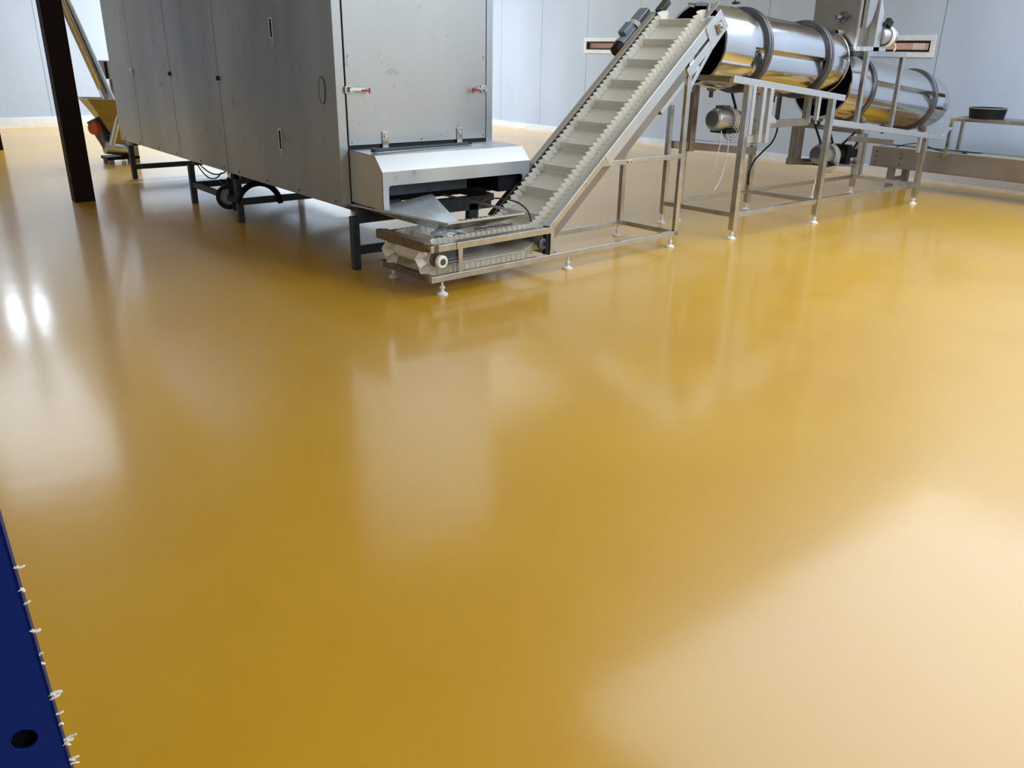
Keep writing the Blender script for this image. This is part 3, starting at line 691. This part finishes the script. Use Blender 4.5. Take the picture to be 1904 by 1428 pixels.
# support rollers under the drums
for dd, oo, hx, hr in ((v1, o1, 0.635, 0.385), (v1, o1, 1.695, 0.378), (v2, o2, 0.47, 0.372), (v2, o2, 1.96, 0.362)):
    for sy in (-1, 1):
        c = oo + dd*hx + Vector((0, sy*math.sin(math.radians(38))*(hr+0.045), -math.cos(math.radians(38))*(hr+0.045)))
        r0 = part('support_roller', MB().cone(c-dd*0.03, c+dd*0.03, 0.044, n=20), 'dull', D)
        part('roller_axle', MB().cone(c-dd*0.07, c+dd*0.07, 0.012, n=10).box(c.x-0.015, c.x+0.015, c.y-0.015, c.y+0.015, c.z-0.10, c.z), 'hoop', r0)
# ---- platform above the second drum
for x0, x1, y in ((8.56, 8.61, YF-0.005), (9.30, 9.345, YF-0.005)):
    part('platform_post', MB().box(x0, x1, y-0.022, y+0.022, railz2(x0)+0.028, 1.66), 'steel', D, 0.003)
part('platform_rail', MB().box(8.56, 9.345, YF-0.027, YF+0.017, 1.66, 1.71), 'steel', D, 0.003)
part('platform_rail', MB().box(8.56, 8.61, YF+0.017, 5.82, 1.66, 1.71), 'hoop', D, 0.003)
part('platform_rail', MB().box(9.295, 9.345, YF+0.017, 5.82, 1.66, 1.71), 'steel', D, 0.003)
part('platform_rail', MB().box(8.61, 9.295, 5.775, 5.82, 1.66, 1.71), 'steel', D, 0.003)
for x0, x1 in ((8.56, 8.60), (9.30, 9.34)):
    part('platform_post', MB().box(x0, x1, 5.775, 5.815, railz2(x0)-0.01, 1.66), 'hoop', D, 0.003)

# ---- drive motors below the drums
def motor(label, x, y, z, ax, L_=0.42, r=0.112):
    t = thing('electric_motor', label, 'motor', (x, y, z), group='ribbed motors under the drums')
    d = Vector(ax).normalized(); o_ = Vector((x, y, z))
    part('fan_cover', MB().lathe(o_, d, [(0, 0.001), (0, r*0.74), (0.02, r*0.92), (0.045, r), (0.15, r), (0.15, 0.001)], n=32), 'silver', t)
    gr = MB()
    side = d.cross(Vector((0, 0, 1))).normalized()
    for i in range(-5, 6):
        h = i*r*0.125; wd = math.sqrt(max(0, (r*0.70)**2 - h*h))
        gr.bar(o_ - d*0.002 + Vector((0, 0, h)) - side*wd, o_ - d*0.002 + Vector((0, 0, h)) + side*wd, 0.006, r*0.055)
    part('fan_grille', gr, 'gap', t)
    part('motor_body', MB().cone(o_+d*0.15, o_+d*(L_-0.06), r*0.86, n=28), 'silver', t)
    fins = MB()
    for i in range(22):
        a_ = 2*PI*i/22; up = Vector((0, 0, 1))*math.cos(a_) + side*math.sin(a_)
        fins.bar(o_+d*0.155+up*r*0.90, o_+d*(L_-0.10)+up*r*0.90, 0.006, r*0.14, up=up)
    part('cooling_fins', fins, 'silver', t)
    part('end_bell', MB().lathe(o_+d*(L_-0.06), d, [(0, r*0.98), (0.02, r*0.98), (0.05, r*0.6), (0.07, 0.03), (0.07, 0.001)], n=28), 'silver', t)
    part('terminal_box', MB().box(x+0.10, x+0.22, y-0.05, y+0.05, z+r*0.85, z+r*1.15), 'hoop', t, 0.005)
    part('motor_foot', MB().box(x+0.12, x+0.34, y-0.10, y+0.10, z-r*1.25, z-r*0.85), 'black', t)
    part('pulley', MB().cone(o_+d*(L_+0.02), o_+d*(L_+0.07), 0.055, n=24), 'black', t)
    for j in range(4):
        c = o_ + d*(0.24+0.028*j)
        loop = [c + side*(r*1.05*math.cos(a_)) + Vector((0, 0, 1))*((r*1.08+0.014*j)*math.sin(a_) - 0.012*j) for a_ in [2*PI*i/30 for i in range(30)]]
        part('cable_coil', MB().tube(loop, 0.0065, 6, closed=True), 'cable', t)
    return t
m1 = motor('ribbed silver motor hanging under the first large drum', 7.09, 5.55, 1.045, (1, 0, -0.07))
part('loose_cable', MB().tube(smooth_path([(7.16, 5.47, 0.93), (7.12, 5.44, 0.80), (7.08, 5.44, 0.66), (7.05, 5.44, 0.52)]), 0.006, 6), 'cable', m1)
part('loose_cable', MB().tube(smooth_path([(7.24, 5.46, 0.93), (7.26, 5.44, 0.78), (7.24, 5.44, 0.60), (7.17, 5.44, 0.42), (7.10, 5.44, 0.35)]), 0.006, 6), 'cable', m1)
m2 = motor('dull ribbed motor wound with white cable under the second drum', 9.10, 5.55, 0.585, (1, 0, -0.10), 0.40, 0.115)
part('loose_cable', MB().tube(smooth_path([(9.20, 5.46, 0.47), (9.06, 5.44, 0.42), (8.95, 5.42, 0.27), (8.86, 5.38, 0.12)]), 0.007, 6), 'cable', m2)
part('cable_plug', MB().box(8.835, 8.875, 5.36, 5.40, 0.095, 0.13), 'cable', m2)
# drive belts
for a_, b_ in (((7.20, 5.45, 1.36), (7.40, 5.50, 1.14)), ((7.44, 5.45, 1.36), (7.64, 5.55, 1.04)), ((7.63, 5.60, 0.98), (7.85, 5.65, 1.10))): part('drive_belt', MB().bar(a_, b_, 0.018, 0.020), 'black', m1)
for a_, b_ in (((8.90, 5.50, 0.93), (9.20, 5.58, 0.72)), ((9.23, 5.50, 0.86), (9.52, 5.58, 0.62)), ((9.53, 5.58, 0.58), (9.98, 5.60, 0.79)), ((9.80, 5.56, 0.51), (10.10, 5.60, 0.68))): part('drive_belt', MB().bar(a_, b_, 0.018, 0.020), 'black', m2)
t = thing('reduction_gearbox', 'black gearbox on the lower shelf right of the cable wound motor', 'gearbox', (9.75, 5.6, 0.45))
part('casing', MB().box(9.58, 9.98, 5.52, 5.68, 0.50, 0.60).box(9.70, 9.80, 5.50, 5.70, 0.42, 0.66), 'black', t, 0.006)
tag(part('power_cable', MB().tube(smooth_path([(8.45, 5.70, 1.00), (8.50, 5.72, 0.86), (8.40, 5.70, 0.74), (8.20, 5.66, 0.66), (8.04, 5.66, 0.55), (7.98, 5.66, 0.42), (8.02, 5.68, 0.30)]), 0.010, 8), 'black'), 'black cable winding round the middle rear leg of the drum stand', 'cable')

# ================================================================== powder feeder on the platform
t = thing('powder_feeder', 'tall grey steel powder feeder standing on the platform above the second drum', 'feeder', (8.9, 5.3, 1.71))
hz = 1.712
part('back_plate', MB().box(8.57, 8.578, 4.955, 5.50, hz+0.045, 2.85), 'dull', t, 0.002)
part('base_flange', MB().box(8.57, 9.02, 4.87, 5.50, hz, hz+0.045), 'bright', t, 0.003)
part('front_plate', MB().box(8.578, 8.76, 4.955, 4.963, hz+0.045, 2.85), 'dull', t, 0.002)
part('edge_strip', MB().box(8.560, 8.574, 4.948, 4.972, hz+0.02, 2.85), 'bright', t, 0.002)
part('side_channel', MB().prism([(8.765, 4.87, hz), (8.885, 4.87, hz), (8.868, 4.87, 2.08), (8.80, 4.87, 2.20), (8.775, 4.87, 2.20)], (0, 0.25, 0)), 'bright', t, 0.002)
chute = [(8.60, 2.85), (8.76, 2.85), (8.76, 2.05), (8.70, 1.97), (8.62, 1.94), (8.60, 1.94)]
part('curved_chute', MB().prism([(8.60, 4.945, 2.86), (8.60, 4.945, 1.93), (8.64, 4.945, 1.95), (8.68, 4.945, 1.99), (8.71, 4.945, 2.04), (8.74, 4.945, 2.12), (8.755, 4.945, 2.20), (8.757, 4.945, 2.86)], (0, -0.05, 0)), 'silver', t, 0.004)
b = part('flange_bearing', MB().lathe((8.57, 5.153, 2.038), (-1, 0, 0), [(0, 0.001), (0, 0.055), (0.012, 0.055), (0.02, 0.036), (0.035, 0.034), (0.035, 0.02), (0.05, 0.018), (0.05, 0.001)], n=24).box(8.555, 8.57, 5.07, 5.24, 2.025, 2.055), 'hoop', t)
part('shaft_stub', MB().cone((8.52, 5.153, 2.038), (8.49, 5.153, 2.038), 0.016, n=14), 'bright', b)
k_ = part('roller_knob', MB().lathe((8.57, 5.15, 1.885), (-1, 0.0, 0), [(0, 0.034), (0.07, 0.034), (0.085, 0.028), (0.085, 0.001)], n=24), 'silver', t)
part('knob_face', MB().lathe((8.484, 5.15, 1.885), (-1, 0, 0), [(0, 0.001), (0, 0.027), (0.006, 0.027), (0.006, 0.012), (0.0, 0.010), (0.0, 0.001)], n=20), 'black', k_)
fm = part('feeder_motor', MB().lathe((8.90, 4.90, 1.86), (1, -0.25, 0), [(0, 0.001), (0, 0.075), (0.03, 0.085), (0.10, 0.085), (0.12, 0.075), (0.20, 0.07), (0.20, 0.001)], n=28), 'silver', t)
ribs = MB()
for i in range(24):
    a_ = 2*PI*i/24
    c = Vector((8.90, 4.90, 1.86)) + Vector((1, -0.25, 0)).normalized()*0.03
    off = Vector((0.0, math.cos(a_), 0))*0.082 + Vector((0, 0, 1))*math.sin(a_)*0.086
    ribs.bar(c+off, c+off+Vector((0.07, -0.018, 0)), 0.006, 0.010)
part('cooling_fins', ribs, 'hoop', fm)
for j in range(3):
    c = Vector((8.97+0.022*j, 4.87, 1.855))
    part('cable_coil', MB().tube([c + Vector((0.015*math.sin(a_), 0.085*math.cos(a_), 0.095*math.sin(a_))) for a_ in [2*PI*i/28 for i in range(28)]], 0.008, 6, closed=True), 'cable', fm)
part('cable_gland', MB().bar((8.93, 4.86, 2.01), (8.99, 4.85, 1.97), 0.05, 0.07).cone((8.885, 4.87, 1.975), (8.92, 4.87, 1.975), 0.022, n=12), 'gap', fm)
part('loose_cable', MB().tube(smooth_path([(8.97, 4.86, 1.96), (9.05, 4.84, 1.90), (9.10, 4.84, 1.82), (9.16, 4.84, 1.76), (9.14, 4.84, 1.72)]), 0.008, 6), 'cable', fm)

# ================================================================== take-off trough conveyor by the right wall
tx = 11.25
t = thing('trough_conveyor', 'low steel trough conveyor running along the right wall past the drums', 'conveyor', (11.5, 4.0, 0))
part('trough_side', MB().box(tx, tx+0.01, 0.6, 6.02, 0.275, 0.525), 'trough', t, 0.002)
part('trough_side', MB().box(tx+0.50, tx+0.51, 0.6, 6.02, 0.275, 0.525), 'trough', t, 0.002)
part('trough_end', MB().box(tx+0.01, tx+0.50, 6.0, 6.02, 0.275, 0.525), 'trough', t, 0.002)
part('top_flange', MB().box(tx-0.004, tx+0.05, 0.6, 6.02, 0.525, 0.533), 'bright', t, 0.002)
part('top_flange', MB().box(tx+0.46, tx+0.52, 0.6, 6.02, 0.525, 0.533), 'bright', t, 0.002)
part('bottom_flange', MB().box(tx-0.006, tx+0.51, 0.6, 6.02, 0.262, 0.275), 'dull', t, 0.002)
part('bed_plate', MB().box(tx+0.05, tx+0.46, 4.75, 6.0, 0.505, 0.515), 'bright', t)
part('carrying_belt', MB().box(tx+0.05, tx+0.46, 0.6, 4.75, 0.505, 0.523), 'pale', t)
m = MB()
for y in (5.60, 5.95):
    for z in (0.32, 0.40, 0.46): m.cone((tx-0.012, y, z), (tx, y, z), 0.011, n=8)
part('side_bolts', m, 'hoop', t)
for x, y in ((tx+0.05, 5.72), (tx+0.46, 5.72), (tx+0.05, 1.2), (tx+0.46, 1.2)):
    part('leg', MB().box(x-0.04, x+0.04, y-0.04, y+0.04, 0.0, 0.262), 'trough', t, 0.003)
part('leg_brace', MB().box(tx+0.09, tx+0.42, 5.69, 5.75, 0.09, 0.13), 'trough', t)
part('guard_rail', MB().tube(smooth_path([(10.66, YF, 0.785), (11.0, 4.95, 0.80), (tx, 5.03, 0.84)]), 0.018, 8), 'bright', t)
t = thing('bridge_frame', 'small polished steel frame standing across the trough conveyor with black tub on it', 'frame', (11.5, 4.3, 0.53))
for x, y, z0 in ((tx-0.02, 5.01, 0.475), (tx+0.50, 5.10, 0.533), (tx-0.02, 3.2, 0.475), (tx+0.50, 3.2, 0.533)):
    part('post', MB().box(x-0.02, x+0.02, y-0.02, y+0.02, z0, 0.925), 'steel', t, 0.003)
part('top_rail', MB().box(tx-0.04, tx, 3.18, 5.03, 0.925, 0.965), 'steel', t, 0.003)
part('top_rail', MB().box(tx+0.48, tx+0.52, 3.18, 5.12, 0.925, 0.965), 'steel', t, 0.003)
part('top_crossbar', MB().bar((tx, 5.0, 0.945), (tx+0.48, 5.09, 0.945), 0.04, 0.038), 'steel', t, 0.003)
part('top_plate', MB().box(tx, tx+0.48, 3.2, 4.98, 0.962, 0.968), 'dull', t)
part('top_crossbar', MB().box(tx, tx+0.48, 3.18, 3.22, 0.925, 0.962), 'steel', t, 0.003)
c = (tx+0.17, 4.69, 0.968)
t = thing('black_tub', 'low round black tub standing on the small polished frame by the wall', 'tub', c)
part('tub_wall', MB().lathe(c, (0, 0, 1), [(0, 0.001), (0, 0.195), (0.125, 0.215), (0.125, 0.208), (0.008, 0.188), (0.008, 0.001)], n=48), 'black', t)
part('rim', MB().lathe(c, (0, 0, 1), [(0.120, 0.214), (0.120, 0.221), (0.130, 0.221), (0.130, 0.206)], n=48, close=True), 'motor', t)
tag(part('loose_wire', MB().tube(smooth_path([(tx+0.1, 5.75, 0.525), (tx+0.15, 5.60, 0.58), (tx+0.2, 5.45, 0.59), (tx+0.18, 5.25, 0.54), (tx+0.12, 5.0, 0.524), (tx+0.2, 4.85, 0.524), (tx+0.3, 4.95, 0.528)]), 0.007, 6), 'gap'), 'thin black wire curling on the trough conveyor bed', 'wire')

# ================================================================== screw feeder at the far end of the tunnel
t = thing('screw_feeder', 'steel screw feeder with flared hopper and steep tube behind the brown column', 'feeder', (3.35, 13.6, 0))
part('screw_tube', MB().cone((3.62, 13.75, 0.22), (2.75, 13.6, 3.1), 0.085, n=28), 'steel', t)
hq = MB()
top = [(3.05, 13.35, 0.92), (3.62, 13.35, 0.90), (3.62, 13.95, 0.90), (3.05, 13.95, 0.92)]
mid = [(3.18, 13.42, 0.70), (3.55, 13.42, 0.70), (3.55, 13.85, 0.70), (3.18, 13.85, 0.70)]
bot = [(3.38, 13.52, 0.30), (3.58, 13.52, 0.30), (3.58, 13.75, 0.30), (3.38, 13.75, 0.30)]
V = [[hq.bm.verts.new(p) for p in r__] for r__ in (top, mid, bot)]
for a_, b_ in ((V[0], V[1]), (V[1], V[2])):
    for i in range(4): hq.bm.faces.new((a_[i], a_[(i+1) % 4], b_[(i+1) % 4], b_[i]))
hp_ = part('hopper', hq, 'dull', t)
for p_ in hp_.data.polygons: p_.use_smooth = False
hp_.modifiers.new('thick', 'SOLIDIFY').thickness = 0.008
part('hopper_lip', MB().tube([Vector(p) for p in top], 0.010, 6, closed=True), 'bright', t)
part('discharge_pipe', MB().cone((3.22, 13.55, 0.24), (3.62, 13.60, 0.17), 0.095, n=24).cone((3.30, 13.50, 0.25), (3.46, 13.46, 0.72), 0.05, n=20), 'bright', t)
f_ = part('motor_body', MB().cone((3.16, 13.72, 0.62), (3.26, 13.66, 0.36), 0.10, n=20).cone((3.24, 13.66, 0.38), (3.30, 13.60, 0.20), 0.085, n=20), 'hoop', t)
part('fan_cover', MB().lathe((3.17, 13.66, 0.50), (-0.85, -0.5, 0.1), [(0, 0.001), (0, 0.10), (0.07, 0.09), (0.07, 0.001)], n=24), 'redfan', f_)
part('base_plate', MB().box(3.20, 3.66, 13.45, 13.80, 0.06, 0.10), 'brown', t)
for x, y in ((3.26, 13.5), (3.60, 13.5), (3.26, 13.75), (3.60, 13.75)): part('leg', MB().box(x-0.04, x+0.04, y-0.03, y+0.03, 0.0, 0.06), 'trough', t)
part('support_post', MB().box(3.56, 3.66, 13.46, 13.56, 0.0, 0.42), 'trough', t)
t = thing('control_box', 'small grey control box showing past the far end of the tunnel', 'control box', (3.6, 14.5, 1.3))
part('enclosure', MB().box(3.46, 3.80, 14.4, 14.6, 1.15, 1.42), 'bright', t, 0.006)
part('cover_strip', MB().box(3.60, 3.64, 14.385, 14.40, 1.16, 1.40), 'black', t)
part('mounting_post', MB().box(3.66, 3.72, 14.46, 14.52, 0.0, 1.15), 'steel', t)

# ================================================================== blue panel close to the camera
from math import tan
def cray(px, py):
    x = px-952; y = -(py-714)
    return (_R*x + _U*y + _f*FPX)
P0 = Vector((0, 0, 1.65))
ra, rb = cray(133, 1428).normalized(), cray(0, 965).normalized()
def at_h(r, dist): return P0 + r*(dist/math.hypot(r.x, r.y))
ea = at_h(ra, 0.90); eb = at_h(rb, 0.905)
ax = (eb-ea).normalized(); dn = ea - ax*(ea.z/ax.z)          # edge meets the floor
up_ = ea + ax*((1.30-ea.z)/ax.z)
left = Vector((-1.0, 0.12, 0)).normalized()
t = thing('blue_steel_upright', 'blue painted steel upright with round hole close at the lower left corner', 'upright', dn)
nrm = ax.cross(left).normalized()
if nrm.y > 0: nrm = -nrm
# face plate with a real hole
hc_ = None
r_h = cray(45, 1373).normalized(); den = r_h.dot(nrm); hc_ = P0 + r_h*((ea-P0).dot(nrm)/den)
tb = MB(); bm = tb.bm
wv = 0.42; n = 36; hr = 0.0135
ring = [bm.verts.new(hc_ + (left*math.cos(2*PI*i/n) + ax*math.sin(2*PI*i/n))*hr) for i in range(n)]
H_ = (up_-dn).length
cor = [bm.verts.new(dn + left*l + ax*h) for l, h in ((0, 0), (wv, 0), (wv, H_), (0, H_))]
ed = [bm.edges.new((ring[i], ring[(i+1) % n])) for i in range(n)] + [bm.edges.new((cor[i], cor[(i+1) % 4])) for i in range(4)]
bmesh.ops.triangle_fill(bm, use_beauty=True, use_dissolve=False, edges=ed)
fp = part('face_plate', tb, 'blue', t)
for p_ in fp.data.polygons: p_.use_smooth = False
sm = fp.modifiers.new('thick', 'SOLIDIFY'); sm.thickness = 0.003; sm.offset = 0
bk = -nrm
part('side_flange', MB().prism([dn + nrm*0.0015, dn + left*0.003 + nrm*0.0015, up_ + left*0.003 + nrm*0.0015, up_ + nrm*0.0015], bk*0.035), 'blue', t)
part('back_plate', MB().prism([dn + bk*0.035, dn + left*wv + bk*0.035, up_ + left*wv + bk*0.035, up_ + bk*0.035], bk*0.003), 'gap', t)
part('hole_lip', MB().tube([hc_ + nrm*0.0015 + (left*math.cos(2*PI*i/28) + ax*math.sin(2*PI*i/28))*(hr+0.0006) for i in range(28)], 0.0009, 6, closed=True), 'blue', t)
for (px, py, ln) in ((24, 1055, 0.010), (36, 1098, 0.003), (42, 1124, 0.006), (56, 1172, 0.008), (70, 1222, 0.004), (88, 1294, 0.012), (91, 1301, 0.009), (97, 1330, 0.008), (107, 1382, 0.014), (110, 1388, 0.010), (121, 1416, 0.011), (124, 1424, 0.009), (75, 1232, 0.003), (103, 1352, 0.004)):
    # nearest point of the edge line at this height
    r2 = cray(px, py).normalized(); p_ = P0 + r2*((ea-P0).dot(nrm)/r2.dot(nrm)); p_ = dn + ax*((p_-dn).dot(ax))
    q2 = p_ - left*ln + Vector((0, 0, random.uniform(-0.003, 0.004)))
    mid_ = p_.lerp(q2, 0.5) + Vector((0, random.uniform(-0.002, 0.002), random.uniform(-0.003, 0.003)))
    ff = MB(); ff.tube(smooth_path([p_ + left*0.002, mid_, q2], 4), 0.0011 + 0.0008*random.random(), 6)
    if ln > 0.009: ff.cone(p_ - left*ln*0.2, p_ - left*ln*0.6 + Vector((0, 0, -0.004)), 0.0022, 0.0006, n=7)
    part('foam_shred', ff, 'foam', t)
